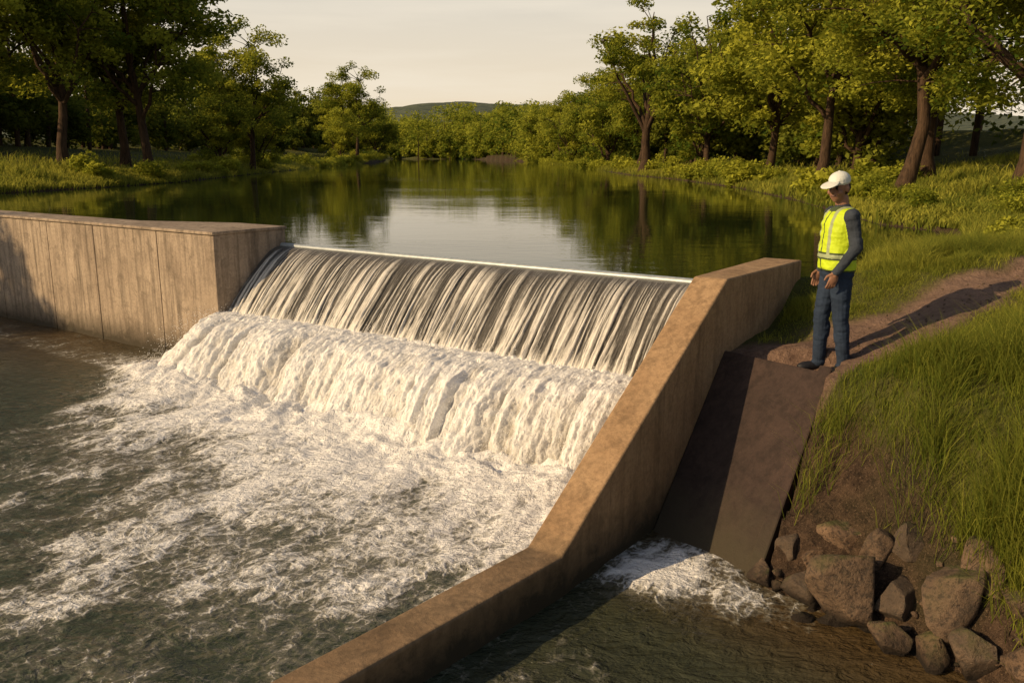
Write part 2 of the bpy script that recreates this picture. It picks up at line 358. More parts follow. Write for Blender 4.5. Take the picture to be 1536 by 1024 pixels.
def drops(n,fa,fb,fz,smin,smax):
    c=np.stack([fa,fb],1); P=O+c[:,:1]*E1+c[:,1:2]*D; s=rng.uniform(smin,smax,n)
    Oc=np.array([[1,0,0],[-1,0,0],[0,1,0],[0,-1,0],[0,0,1.3],[0,0,-1.3]],float)
    V=np.concatenate([P,fz[:,None]],1)[:,None,:]+Oc[None]*s[:,None,None]
    f=np.array([[0,2,4],[2,1,4],[1,3,4],[3,0,4],[2,0,5],[1,2,5],[3,1,5],[0,3,5]])
    return V.reshape(-1,3),(np.arange(n)[:,None,None]*6+f[None]).reshape(-1,3)
n=15000; ss=rng.random(n)**.5; fa=rng.uniform(-.3,AW-.03,n)
fb=np.interp(ss,np.linspace(0,1,10),[1.1,1.2,1.4,1.65,1.9,2.13,2.35,2.6,2.8,3.1])+rng.exponential(.07,n)
fz=np.interp(ss,np.linspace(0,1,10),[-.93,-.93,-.95,-1.0,-1.12,-1.3,-1.48,-1.62,-1.72,-1.76])+rng.exponential(.05,n)
Vd,Fd=drops(n,fa,fb,fz,.002,.006)
t=NT('spray'); t.pbr((.85,.84,.82),.3); M_spray=t.m
addobj('spray',npmesh('spray',Vd,[(Fd,0)],[M_spray],None,True),parent=wf)

# ---------------------------------------------------------------- lower pool
px=axis(-5.5,3.2,.028,-45,9,1.028); py=axis(4.0,13.5,.031,-40,27,1.033)
X,Y=np.meshgrid(px,py,indexing='ij'); a,b=toab(X,Y)
base=2.5; bb=np.maximum(b-base,0)
side=np.exp(-((np.minimum(a,0))**2)/1.3)*(a<8.35)
near=np.exp(-bb/.6)*side
wx=a+.5*fbm(a*.6,b*.6,31.,3); wy=b+.5*fbm(a*.6,b*.6,37.,3)
turb=fbm(wx*2.2,wy*1.3,40.,5); rid=1-np.abs(fbm(wx*1.7,wy*.9,44.,4))*2
bil2=1-2*np.abs(fbm(wx*3.2,wy*3.2,47.,4))
zz=ZL+near*(.13*turb+.10*bil2+.06)+(.042*fbm(wx*1.3,wy*1.6,50.,4)+.036*turb)*np.exp(-bb/4)*side+.022*fbm(X*2.0,Y*3.0,53.,4)
reach=np.interp(a,[-4,-1.5,0,1.5,3,5,7.5,8.3],[.2,.6,1.5,2.7,4.1,5.0,4.8,4.2])*(1+.5*fbm(a*.8,b*.3,60.,3))
q_=bb/np.maximum(reach,.1)
dens=np.where(q_<.25,1.35-q_*2.4,.75-(q_-.25)*.80); dens=np.clip(dens,-.6,1.3)*np.where(a<8.4,1,-1)
dens=np.where(a<0,dens-1.2*(1-side)-.35*sst(2.4,1.2,b),dens)
c0=np.hypot((a-9.05)/.75,(b-3.65)/.5); chf=np.where(a>8.5,1.25-c0*1.0,-1)
dens=np.maximum(dens,np.maximum(chf,-.8))
fd=dens+.40*rid*.5+.55*turb
zz=zz+.018*sst(.4,.9,fd)+np.where(a>8.5,.03*turb*sst(1.6,.4,c0),0)
shallow_reflect=sst(8.4,8.7,a)*(.15+.6*sst(1.3,.1,dline(X,Y,S)))+.75*sst(1,-4,a)*sst(5,1.4,b)  # brown bed in right shallows, plus reflection tint painted along left wall
V=np.stack([X.ravel(),Y.ravel(),zz.ravel()],1)
t=NT('pool_water'); fl=t.attr('flow','Vector'); fo=t.attr('foam'); g=t.n('ShaderNodeNewGeometry').outputs['Position']
n1=t.noise(t.mapv(fl,(5.5,3.0,1)),1.,6,.68,.9); n2=t.noise(t.mapv(fl,(26,17,1)),1.,4,.7,.6)
vo=t.n('ShaderNodeTexVoronoi',feature='DISTANCE_TO_EDGE'); vo.inputs['Scale'].default_value=6
ad=t.n('ShaderNodeVectorMath',operation='ADD'); t.l(fl,ad.inputs[0]); nz=t.n('ShaderNodeTexNoise'); t.l(fl,nz.inputs[0]); nz.inputs['Scale'].default_value=3; nz.inputs['Detail'].default_value=3
sc=t.n('ShaderNodeVectorMath',operation='SCALE'); t.l(nz.outputs[1],sc.inputs[0]); sc.inputs['Scale'].default_value=.5; t.l(sc.outputs[0],ad.inputs[1]); t.l(ad.outputs[0],vo.inputs['Vector'])
lace=t.ramp(vo.outputs['Distance'],[(0.0,1),(.14,0)])
f=t.math('ADD',fo,t.math('MULTIPLY',t.math('SUBTRACT',n1,.5),1.9)); f=t.math('ADD',f,t.math('MULTIPLY',t.math('SUBTRACT',n2,.5),.9)); f=t.math('ADD',f,t.math('MULTIPLY',lace,.25))
mask=t.ramp(f,[(.5,0),(.97,1)])
wc=t.mix(t.attr('shallow_reflect'),(.038,.048,.028),(.080,.046,.018))
wc=t.mix(t.ramp(f,[(.15,0),(.6,.8)]),wc,(.19,.18,.14))
col=t.mix(mask,wc,(.84,.83,.81))
r1=t.noise(t.mapv(g,(3,5,1),(0,0,.5)),1.6,4,.6,.5); r2=t.noise(t.mapv(g,(9,14,1),(0,0,-.3)),2.,3,.6)
nn=t.bump(r1,.75,.09); nn=t.bump(r2,.5,.024,nn); nn=t.bump(n1,.4,.04,nn); nn=t.bump(t.math('MULTIPLY',mask,n2),.6,.04,nn)
t.pbr(col,t.ramp(mask,[(0,.07),(.6,.6)]),nn,spec=.5,IOR=1.33); M_pool=t.m
addobj('pool_water',npmesh('pool_water',V,[(gridF(len(px),len(py)),0)],[M_pool],{'foam':fd.ravel(),'shallow_reflect':shallow_reflect.ravel()},True,{'flow':np.stack([a.ravel(),b.ravel(),0*a.ravel()],1)}))

# ---------------------------------------------------------------- foliage
def leaves(C,size,upb=.5,asp=.55):
    n=len(C); N=rng.normal(size=(n,3)); N[:,2]+=upb*np.sign(N[:,2]); N/=np.linalg.norm(N,axis=1)[:,None]
    T=np.cross(N,rng.normal(size=(n,3))); T/=np.linalg.norm(T,axis=1)[:,None]; Bn=np.cross(N,T)
    s=(size*rng.uniform(.6,1.3,n))[:,None]
    V=np.stack([C-T*s,C-Bn*s*asp+N*s*.15,C+T*s,C+Bn*s*asp+N*s*.15],1)
    return V.reshape(-1,3),np.arange(4*n).reshape(n,4)
def bez(p0,p1,p2,n=7):
    q=np.linspace(0,1,n)[:,None]; return (1-q)**2*p0+2*q*(1-q)*p1+q*q*p2
def tree(name,seed,H=12,cr=(4,4),cb=3.,trunk=3.,nc=90,nl=150,leaf=.14,clr=.85,tr=.26,limbs=7,mat=None,gap=-.15):
    r=np.random.default_rng(seed); VV=[];FF=[];off=0
    def put(v,f):
        nonlocal off; VV.append(v);FF.append(f+off);off+=len(v)
    wob=np.cumsum(r.normal(0,.14,(9,2)),0); wob-=wob[0]
    tz=np.linspace(-.4,H*.82,9); TP=np.column_stack([wob,tz]); tr_=np.interp(tz,[-.4,0.2,trunk,H*.82],[tr*1.6,tr*1.05,tr*.75,tr*.12])
    put(*tube(TP,tr_,10)); samp=[TP[3:]]
    cz=(cb+H)/2; rz=(H-cb)/2
    for i in range(limbs):
        th=i*2.4+r.normal(0,.25); z0=trunk*r.uniform(.65,1.35); e=r.uniform(.55,.85)
        ex=np.array([cr[0]*e*np.cos(th),cr[1]*e*np.sin(th),cz+rz*r.uniform(-.25,.6)])
        p0=np.array([np.interp(z0,tz,TP[:,0]),np.interp(z0,tz,TP[:,1]),z0]); pm=p0*.5+ex*.5+np.array([0,0,-.3*rz*r.uniform(0,.6)])
        pt=bez(p0,pm,ex,9)+np.vstack([np.zeros(3),r.normal(0,.1,(8,3))]); put(*tube(pt,np.linspace(tr*.5,tr*.08,9),7)); samp.append(pt[2:])
    SP=np.concatenate(samp)
    C=[];tries=0
    while len(C)<nc and tries<20000:
        tries+=1
        d=r.normal(size=3); d/=np.linalg.norm(d); q=r.random()**(1/2.6)
        fz=d[2]*q; taper=1.0 if fz<0 else 1-.15*fz
        p=np.array([d[0]*q*cr[0]*taper,d[1]*q*cr[1]*taper,cz+fz*rz])
        if vn(p[0]*.45+seed*3.1,p[1]*.45,p[2]*.45)<gap: continue
        C.append(p)
    C=np.array(C); LP=[];tint=[]
    for c in C:
        dd=np.linalg.norm(SP-c,axis=1)+np.maximum(SP[:,2]-c[2],0)*1.5; s=SP[np.argmin(dd)]
        pt=bez(s,(s+c)/2+np.array([0,0,.25]),c,4); put(*tube(pt,[tr*.14,tr*.1,tr*.07,tr*.03],4))
        m=int(nl*r.uniform(.6,1.4)); R=clr*r.uniform(.65,1.3)
        v=r.normal(size=(m,3)); v/=np.linalg.norm(v,axis=1)[:,None]; v*=(r.random(m)**.45)[:,None]*R*np.array([1,1,.62]); v[:,2]-=.12*(v[:,0]**2+v[:,1]**2)/R
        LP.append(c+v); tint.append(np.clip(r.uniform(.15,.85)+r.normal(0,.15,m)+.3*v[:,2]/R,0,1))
    LP=np.concatenate(LP);tint=np.concatenate(tint)
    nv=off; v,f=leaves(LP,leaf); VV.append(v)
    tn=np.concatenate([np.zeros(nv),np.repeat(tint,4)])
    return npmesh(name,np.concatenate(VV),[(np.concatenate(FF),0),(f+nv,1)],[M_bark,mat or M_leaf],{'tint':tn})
T_near1=tree('tree_a',11,11.4,(4.4,4.4),2.1,3.0,120,280,.074,.86,.25,8)
T_near2=tree('tree_b',23,11.2,(4.0,4.0),1.8,2.8,115,280,.074,.86,.22,7)
T_m1=tree('tree_c',31,12.4,(4.3,4.3),2.6,3.2,105,160,.135,.92,.24,8)
T_m2=tree('tree_d',47,12.2,(3.8,3.8),1.8,2.6,98,160,.135,.92,.22,7)
T_open=tree('tree_e',59,12.8,(4.3,4.3),4.0,3.6,75,150,.13,.86,.36,9,gap=-.05)
T_tall=tree('tree_f',67,14.3,(4.3,4.3),3.2,3.8,116,160,.135,.98,.26,8)
T_bushy=tree('tree_g',71,9,(3.6,3.6),.3,1.2,95,160,.135,.92,.2,7)
def put_tree(me,x,y,s=1.,rz=0.,sxy=1.):
    addobj('broadleaf_tree',me,(x,y,float(zat(x,y)[0])-.05),rz,(s*sxy,s*sxy,s))
for a in [(T_near1,12.4,21.5,1.,.4),(T_near2,11.9,27,1.02,1.7),(T_near2,16.5,22,1.1,3.),(T_near1,14.6,31,1.1,2.3),
          (T_m1,12.9,37,.95,.5),(T_m2,13.2,46,.98,1.3),(T_m2,12.4,56,.95,4.),(T_open,9.9,67,1.,.3),(T_bushy,13.2,61,.95,1.2),(T_bushy,16,41,1.1,.3),
          (T_m2,11.6,82,.95,2.),(T_bushy,10.3,95,1.2,1.),(T_m1,10.6,112,.95,3.),(T_bushy,9.0,132,1.3,2.),(T_m2,8.5,150,1.0,0),(T_bushy,6.2,172,1.3,5.),
          (T_tall,-23.8,47,1.0,.2),(T_tall,-23.6,54,1.0,1.9),(T_m1,-20.9,51,1.12,3.3),(T_tall,-27,43,1.0,4.),(T_m1,-30,50,1.1,1.),
          (T_m1,-21.8,74,.96,1.),(T_bushy,-23.0,70,.82,2.),(T_bushy,-22.6,79,.8,4.),
          (T_m1,-27.2,155,1.3,.6,),(T_bushy,-27.4,142,1.0,1.9),(T_m2,-31,160,1.2,3.),(T_bushy,-31.5,205,1.5,0),(T_m2,-35,215,1.2,1.)]:
    put_tree(*a)
for a in [(T_m2,-25.5,11.6,.84,1.),(T_bushy,-28,5.,.8,2.),(T_m1,-31,15,.8,3.)]: put_tree(*a)  # unseen trees off frame left, added for wall shadow and dark reflections

def mass(name,items,lf,per,mat):
    LP=[];TI=[];SZ=[];VV=[];FF=[];off=0
    for (x,y,h,r) in items:
        z=float(zat(x,y)[0]); nc=18; t0=rng.uniform(.1,.7)
        v,f=tube([(x,y,z-.3),(x+.2,y,z+h*.35),(x,y+.2,z+h*.8)],[.2,.15,.05],5); VV.append(v);FF.append(f+off);off+=len(v)
        for k in range(nc):
            d=rng.normal(size=3); d/=np.linalg.norm(d); d*=rng.random()**.4
            c=np.array([x+d[0]*r*.85,y+d[1]*r*.85,z+h*.52+d[2]*h*.45]); R=r*rng.uniform(.28,.5)
            m=per//nc; w=rng.normal(size=(m,3)); w/=np.linalg.norm(w,axis=1)[:,None]; w*=(rng.random(m)**.4)[:,None]*R*np.array([1,1,.75])
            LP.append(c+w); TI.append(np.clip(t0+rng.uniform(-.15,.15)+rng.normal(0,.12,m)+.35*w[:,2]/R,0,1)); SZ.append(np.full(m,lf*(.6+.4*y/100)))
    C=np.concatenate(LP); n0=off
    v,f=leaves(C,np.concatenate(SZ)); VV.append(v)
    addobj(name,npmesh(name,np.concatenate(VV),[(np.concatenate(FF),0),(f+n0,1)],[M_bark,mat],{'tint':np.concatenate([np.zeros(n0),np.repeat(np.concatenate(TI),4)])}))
items=[]
for i in range(105):
    y=rng.uniform(24,190); x=np.interp(y,[24,60,140,190],[17,14,12,8])+abs(rng.normal(0,1))*9+rng.uniform(0,3); items.append((x,y,rng.uniform(8.5,13),rng.uniform(2.6,4.2)))
for i in range(20): items.append((rng.uniform(18,40),rng.uniform(18,36),rng.uniform(10,13),rng.uniform(3,4)))
for i in range(34):
    y=rng.uniform(36,150); items.append((np.interp(y,[30,60,150],[17,14.5,10.5])+rng.uniform(0,5),y,rng.uniform(3,5.5),rng.uniform(1.6,2.6)))
mass('forest_right_bank',items,.23,1400,M_leafd)
items=[]
for i in range(80):
    y=rng.uniform(40,230); x=-(np.interp(y,[40,70,150,230],[33,34,37,42])+abs(rng.normal(0,1))*11); items.append((x,y,rng.uniform(9,13.5),rng.uniform(3,4.2)))
for i in range(30): items.append((rng.uniform(-60,-38),rng.uniform(46,70),rng.uniform(12,16),rng.uniform(3.5,4.5)))
for i in range(55):
    y=rng.uniform(54,200); items.append((-np.interp(y,[45,70,150,200],[37,36,37,40])-rng.uniform(0,7),y,rng.uniform(3,6),rng.uniform(2,3.)))
mass('forest_left_bank',items,.23,1400,M_leafd)
items=[]
for i in range(150):
    y=rng.uniform(300,470); x=rng.uniform(-120,50); items.append((x,y,rng.uniform(11,20),rng.uniform(5,8)))
for i in range(45):
    y=rng.uniform(180,290); x=np.interp(y,[180,290],[6,-12])+abs(rng.normal(0,1))*8; items.append((x,y,rng.uniform(9,14),rng.uniform(3.5,5.5)))
for i in range(30):
    y=rng.uniform(215,280); x=-np.interp(y,[215,280],[34,66])-abs(rng.normal(0,1))*8; items.append((x,y,rng.uniform(9,14),rng.uniform(3.5,5.5)))
P=np.array(RS[13:20])
for i in range(60):
    s=rng.integers(0,len(P)-1); q=rng.random(); p=P[s]*(1-q)+P[s+1]*q; items.append((p[0]+rng.uniform(1.5,5),p[1]+rng.uniform(1,5),rng.uniform(4,9),rng.uniform(2.5,4.5)))
mass('distant_trees',items,.28,800,M_leaf)

# ---------------------------------------------------------------- grasses
def blades(name,x,y,h,w,lean=.5,mat=M_grass,z=None):
    n=len(x); z=zat(x,y)-.01; th=rng.uniform(0,2*np.pi,n); dx,dy=np.cos(th),np.sin(th)
    ph=rng.uniform(0,2*np.pi,n); lx=np.cos(ph)*lean*h*rng.random(n)+.12*h; ly=np.sin(ph)*lean*h*rng.random(n)
    Bp=np.stack([x,y,z],1); W=np.stack([dx,dy,0*dx],1)*(w/2)[:,None]
    M=Bp+np.stack([lx*.35,ly*.35,h*.6],1); Tp=Bp+np.stack([lx,ly,h*(1-.25*rng.random(n))],1)
    V=np.stack([Bp-W,Bp+W,M+W*.75,M-W*.75,Tp],1).reshape(-1,3); i=np.arange(n)*5
    Q=np.stack([i,i+1,i+2,i+3],1);T3=np.stack([i+3,i+2,i+4],1)
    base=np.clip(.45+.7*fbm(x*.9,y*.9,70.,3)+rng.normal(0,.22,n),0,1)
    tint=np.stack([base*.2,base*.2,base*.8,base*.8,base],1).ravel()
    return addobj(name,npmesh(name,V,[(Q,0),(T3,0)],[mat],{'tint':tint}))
def ok_land(x,y):
    a,b=toab(x,y); 
    return (~inpoly(x,y,RES))&(~inpoly(x,y,POOL))&(~((a<8.75)&(a>-16)&(b>-.55)&(b<9)))&(~((a>8.4)&(a<9.8)&(b>1.3)&(b<4)))
def scatter(n,x0,x1,y0,y1):
    x=rng.uniform(x0,x1,n);y=rng.uniform(y0,y1,n)
    k=ok_land(x,y); return x[k],y[k]
x,y=scatter(420000,1.8,7.5,3.6,13.0)
dp,pw=pathmask(x,y); dS=dline(x,y,S); tuft=fbm(x*2.4,y*2.4,80.,3); sm_=soilcoord(x,y)
prob=sst(pw-.02,pw+.3,dp)*sst(.62,1.0,sm_)*(.50+.50*sst(-.15,.22,tuft))
prob=np.maximum(prob,.16*sst(.3,.6,dS)*sst(pw,pw+.1,dp)*sst(.05,.3,tuft))
k=rng.random(len(x))<prob; x,y,tuft,dp,dS,sm_=x[k],y[k],tuft[k],dp[k],dS[k],sm_[k]
hh=(.065+.19*sst(-.12,.4,tuft)*sst(.3,1.3,dp))*rng.uniform(.45,1.5,len(x))
hh=hh*(1+.55*sst(8,6.3,y))*(1+.45*np.exp(-((sm_-1.05)/.3)**2))
hh=np.where((x<4.6)&(y>8.9),hh*.55,hh)
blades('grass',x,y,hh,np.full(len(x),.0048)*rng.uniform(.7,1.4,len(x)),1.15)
x,y=scatter(140000,3.6,26,10.5,40); k=(dline(x,y,PATH)>.45); x,y=x[k],y[k]; tf=fbm(x*.9,y*.9,81.,3); k=rng.random(len(x))<(.35+.65*sst(-.2,.3,tf)); x,y,tf=x[k],y[k],tf[k]
blades('bank_grass',x,y,(.09+.26*sst(-.1,.5,tf))*rng.uniform(.5,1.4,len(x)),rng.uniform(.010,.018,len(x)),1.)
xs=[];ys=[]
for PL,sgn,m in ((RS[4:16],1,44000),(LS[3:],-1,44000)):
    P=np.array(PL); seg=rng.integers(0,len(P)-1,m); q=rng.random(m); p=P[seg]*(1-q)[:,None]+P[seg+1]*q[:,None]
    xs.append(p[:,0]+sgn*(rng.exponential(2.6,m)+.02)); ys.append(p[:,1]+rng.normal(0,.5,m))
x=np.concatenate(xs);y=np.concatenate(ys); k=ok_land(x,y); x,y=x[k],y[k]; tf=fbm(x*.4,y*.4,83.,3)
blades('shore_grass',x,y,(.20+.35*sst(-.1,.5,tf))*rng.uniform(.5,1.3,len(x)),rng.uniform(.025,.06,len(x)),1.)
def shrubs(name,pts,lf,per):
    LP=[];TI=[]
    for (x,y,r) in pts:
        z=float(zat(x,y)[0]); t0=rng.uniform(.3,.85)
        for k in range(7):
            c=np.array([x,y,z+r*.35])+rng.normal(0,.42,3)*r*np.array([1,1,.45]); R=r*rng.uniform(.35,.6); m=per//7
            w=rng.normal(size=(m,3)); w/=np.linalg.norm(w,axis=1)[:,None]; w*=(rng.random(m)**.4)[:,None]*R*np.array([1,1,.8])
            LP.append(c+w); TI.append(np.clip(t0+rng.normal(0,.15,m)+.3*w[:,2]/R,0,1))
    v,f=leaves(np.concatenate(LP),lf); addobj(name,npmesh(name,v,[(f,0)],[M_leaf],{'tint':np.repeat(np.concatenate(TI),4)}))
pts=[]
for i in range(75):
    y=rng.uniform(22,190); x=np.interp(y,[p[1] for p in RS[7:15]],[p[0] for p in RS[7:15]])+.4+rng.exponential(1.6); pts.append((x,y,rng.uniform(.4,.9)+y*.005))
for i in range(70):
    y=rng.uniform(28,230); P=sorted([(p[1],p[0]) for p in LS[2:11]]); x=np.interp(y,[p[0] for p in P],[p[1] for p in P])-.3-rng.exponential(1.0 if y<70 else 2.2); pts.append((x,y,rng.uniform(.4,.8)+y*.005))
shrubs('bank_shrubs',pts,.11,900)
pts=[(7.6,13.2,.35),(8.6,13.6,.5),(9.6,15.2,.6),(10.2,17.5,.7),(9.4,20,.6),(11,19,.8),(9.9,22.5,.6),(10.4,25,.7),(12.5,17.5,.8),(13.5,19.5,.9),(11.3,15.4,.5),(8.3,12.2,.3)]
shrubs('low_shrubs',pts,.035,3000)

# ---------------------------------------------------------------- rocks
t=NT('rock'); g=t.n('ShaderNodeNewGeometry'); gp=g.outputs['Position']; n1=t.noise(gp,4,6,.65); n2=t.noise(gp,26,5,.75); oi=t.n('ShaderNodeObjectInfo').outputs['Random']
c=t.mix(t.ramp(n1,[(.3,0),(.7,1)]),(.070,.044,.028),(.27,.175,.11)); c=t.mix(t.ramp(n2,[(.40,.8),(.52,0)]),c,(.028,.021,.017)); c=t.mix(t.math('MULTIPLY',oi,.75),c,(.085,.068,.052))
nz_=sepz(t,g.outputs['Normal']); moss=t.math('MULTIPLY',t.rng(nz_,.3,.9),t.ramp(n1,[(.47,0),(.58,.8)])); c=t.mix(moss,c,(.05,.06,.016))
z=sepz(t,gp); c=t.mix(t.rng(z,ZL+.18,ZL+.03),c,(.018,.013,.009)); t.pbr(c,.85,t.bump(n2,.9,.035,t.bump(n1,.8,.08)),spec=.25); M_rock=t.m
def rock_arr(seed,dims,sub=4):
    bm=bmesh.new(); bmesh.ops.create_icosphere(bm,subdivisions=sub,radius=1); V=np.array([v.co[:] for v in bm.verts]); F=np.array([[v.index for v in f.verts] for f in bm.faces]); bm.free()
    r=np.random.default_rng(seed)
    V=V*(1+.22*fbm(V[:,0]*.9+seed,V[:,1]*.9,V[:,2]*.9,2))[:,None]
    for k in range(14):
        n=r.normal(size=3); n/=np.linalg.norm(n); d=r.uniform(.42,.78); e=V@n-d; V=V-np.maximum(e,0)[:,None]*n[None]
    V=V*(1+.06*fbm(V[:,0]*3+seed,V[:,1]*3,V[:,2]*3,4))[:,None]
    V=V/np.abs(V).max(0)*np.array(dims)/2
    th=r.uniform(0,6.28); R=np.array([[np.cos(th),-np.sin(th),0],[np.sin(th),np.cos(th),0],[0,0,1]]); tl=r.normal(0,.3); R2=np.array([[1,0,0],[0,np.cos(tl),-np.sin(tl)],[0,np.sin(tl),np.cos(tl)]]); return V@(R@R2).T,F
BL=[(2.46,5.78,-1.60,.58,.50,.66),(2.66,6.32,-1.40,.62,.46,.42),(2.20,6.12,-1.71,.42,.36,.30),(2.92,5.94,-1.30,.46,.40,.44),(2.98,5.42,-1.46,.44,.40,.66),
        (2.62,5.45,-1.76,.30,.26,.28),(2.83,5.26,-1.74,.28,.26,.32),(3.04,5.06,-1.64,.36,.3,.44),(2.45,6.62,-1.40,.30,.28,.24),(2.98,6.35,-1.08,.40,.34,.30),
        (2.00,6.38,-1.72,.30,.26,.22),(2.74,6.04,-1.34,.34,.30,.32),(2.24,6.44,-1.56,.30,.26,.26),(3.22,5.38,-1.20,.36,.3,.42),(2.74,5.66,-1.58,.30,.28,.34),(3.16,4.75,-1.55,.36,.34,.4),(2.38,5.80,-1.82,.26,.24,.18),
        (2.56,6.07,-1.55,.34,.3,.3),(2.38,6.28,-1.57,.26,.24,.24),(3.3,5.05,-1.3,.34,.3,.34),(2.16,5.86,-1.84,.20,.18,.13),(3.16,5.95,-.98,.30,.26,.26)]
for i,(x,y,z,w,d,h) in enumerate(BL):
    v,f=rock_arr(i+5,(w,d,h)); addobj('boulder',npmesh('boulder',v,[(f,0)],[M_rock]),(x,y,z))
VV=[];FF=[];off=0
Sp=np.array(S[1:7])
for i in range(170):
    s=rng.integers(0,len(Sp)-1); q=rng.random(); e_=min(rng.exponential(.16),.6); p=Sp[s]*(1-q)+Sp[s+1]*q+np.array([.7,.68])*(e_-.10)
    sz=rng.uniform(.04,.16)*(1-.8*e_); v,f=rock_arr(100+i,(sz*1.3,sz,sz*.8),2); zz_=float(zat(p[0],p[1])[0]); v=v+np.array([p[0],p[1],max(zz_,ZL-.1)+sz*.08]); VV.append(v);FF.append(f+off);off+=len(v)
for i in range(260):
    s=rng.integers(0,4); q=rng.random(); Pp=np.array(PATH); p=Pp[s]*(1-q)+Pp[s+1]*q+rng.normal(0,.3,2)
    if not ok_land(np.array([p[0]]),np.array([p[1]]))[0]: continue
    sz=rng.uniform(.010,.028); v,f=rock_arr(400+i,(sz*1.3,sz,sz*.8),1); v=v+np.array([p[0],p[1],float(zat(p[0],p[1])[0])+sz*.1]); VV.append(v);FF.append(f+off);off+=len(v)
addobj('loose_stones',npmesh('loose_stones',np.concatenate(VV),[(np.concatenate(FF),0)],[M_rock]))

# ---------------------------------------------------------------- man
def cloth(name,col,rough=.85,var=.25,sc=60):
    t=NT(name); g=t.coord('Object'); n=t.noise(g,sc,4,.6); n2=t.noise(g,7,4,.6)
    c=t.mix(t.ramp(n2,[(.3,0),(.7,1)]),tuple(v*(1-var) for v in col),tuple(min(1,v*(1+var)) for v in col))
    t.pbr(c,rough,t.bump(n,.2,.003,t.bump(n2,.5,.015)),spec=.25); return t.m
MM=[cloth('skin',(.24,.125,.078),.5,.1),cloth('sleeve',(.034,.042,.056)),cloth('vest_yellow',(.46,.60,.02),.6,.12),cloth('reflective_band',(.30,.35,.20),.35,.08),
    cloth('denim',(.018,.030,.056)),cloth('shoe',(.014,.014,.018),.5),cloth('cap_white',(.60,.62,.57),.8,.06),cloth('hair',(.012,.009,.007)),cloth('eye',(.01,.008,.006),.2,0.),cloth('lips',(.11,.05,.04),.5,.1),cloth('vest_trim',(.05,.07,.03),.7,.1)]
prims=[]
def ell(c,r,mat,R=None,nu=20,nv=14):
    u=np.linspace(0,2*np.pi,nu,endpoint=False); w=np.linspace(0,np.pi,nv)[1:-1]
    U,W=np.meshgrid(u,w); V=np.stack([np.cos(U)*np.sin(W),np.sin(U)*np.sin(W),np.cos(W)],-1).reshape(-1,3)
    V=np.vstack([V,[0,0,1],[0,0,-1]])*np.array(r)
    if R is not None: V=V@np.array(R).T
    V=V+np.array(c); F=[];m=nv-2
    for i in range(m-1):
        for j in range(nu): F.append((i*nu+j,(i+1)*nu+j,(i+1)*nu+(j+1)%nu,i*nu+(j+1)%nu))
    for j in range(nu): F.append((m*nu,j,(j+1)%nu)); F.append((m*nu+1,(m-1)*nu+(j+1)%nu,(m-1)*nu+j))
    prims.append([V,F,mat])
def cap(p0,p1,r0,r1,mat,sd=14):
    p0=np.array(p0,float);p1=np.array(p1,float);d=p1-p0;l=np.linalg.norm(d);d/=l
    ks=[-.98,-.8,-.5,0]; P=[p0+d*r0*k for k in ks]+[p0+d*l*q for q in(.25,.5,.75)]+[p1+d*r1*k for k in(0,.5,.8,.98)]
    R=[r0*math.sqrt(1-k*k) for k in ks]+[r0+(r1-r0)*q for q in(.25,.5,.75)]+[r1*math.sqrt(1-k*k) for k in(0,.5,.8,.98)]
    a=np.cross(d,[0.3,.9,.2]); a/=np.linalg.norm(a); b=np.cross(d,a); th=np.linspace(0,2*np.pi,sd,endpoint=False)
    V=np.concatenate([p+r*(np.outer(np.cos(th),a)+np.outer(np.sin(th),b)) for p,r in zip(P,R)]); F=[];n=len(P)
    for i in range(n-1):
        for j in range(sd): F.append((i*sd+j,i*sd+(j+1)%sd,(i+1)*sd+(j+1)%sd,(i+1)*sd+j))
    F.append(tuple(range(sd))[::-1]); F.append(tuple(range((n-1)*sd,n*sd))); prims.append([V,F,mat])
def loft(rings,mat,sd=28,p=2.4):
    th=np.linspace(0,2*np.pi,sd,endpoint=False); c,s=np.cos(th),np.sin(th); V=[]
    for (cx,cy,z,rx,ry) in rings:
        V.append(np.stack([cx+rx*np.sign(c)*np.abs(c)**(2/p),cy+ry*np.sign(s)*np.abs(s)**(2/p),np.full(sd,z)],1))
    V=np.concatenate(V);F=[];n=len(rings)
    for i in range(n-1):
        for j in range(sd): F.append((i*sd+j,i*sd+(j+1)%sd,(i+1)*sd+(j+1)%sd,(i+1)*sd+j))
    F.append(tuple(range(sd))[::-1]); F.append(tuple(range((n-1)*sd,n*sd))); prims.append([V,F,mat])
for sx,fy in ((1,.06),(-1,-.07)):
    hip=(sx*.086,0,.90);kn=(sx*.10,fy*.6-.015,.50);an=(sx*.108,fy+.02,.10)
    cap(hip,kn,.098,.070,4);cap(kn,an,.068,.057,4);ell((kn[0],kn[1]+.02,.38),(.062,.068,.12),4)
    ell((an[0],an[1]+.0,.08),(.062,.070,.045),4)
    ell((an[0]+sx*.008,an[1]-.06,.042),(.047,.135,.042),5); ell((an[0],an[1]+.035,.05),(.042,.055,.05),5); ell((an[0]+sx*.012,an[1]-.11,.034),(.050,.085,.034),5)
loft([(0,.01,.82,.13,.10),(0,.01,.88,.165,.122),(0,.005,1.0,.165,.122)],4)
loft([(0,.0,.92,.178,.138),(0,.0,.95,.182,.143),(0,-.008,1.03,.176,.142),(0,-.008,1.12,.176,.142),(0,0,1.22,.186,.142),(0,.005,1.32,.192,.138),(0,.01,1.40,.180,.115),(0,.012,1.445,.13,.085),(0,.012,1.465,.085,.065)],2)
cap((0,.015,1.42),(0,-.005,1.54),.062,.055,0)
ell((0,.012,1.465),(.075,.07,.03),1)
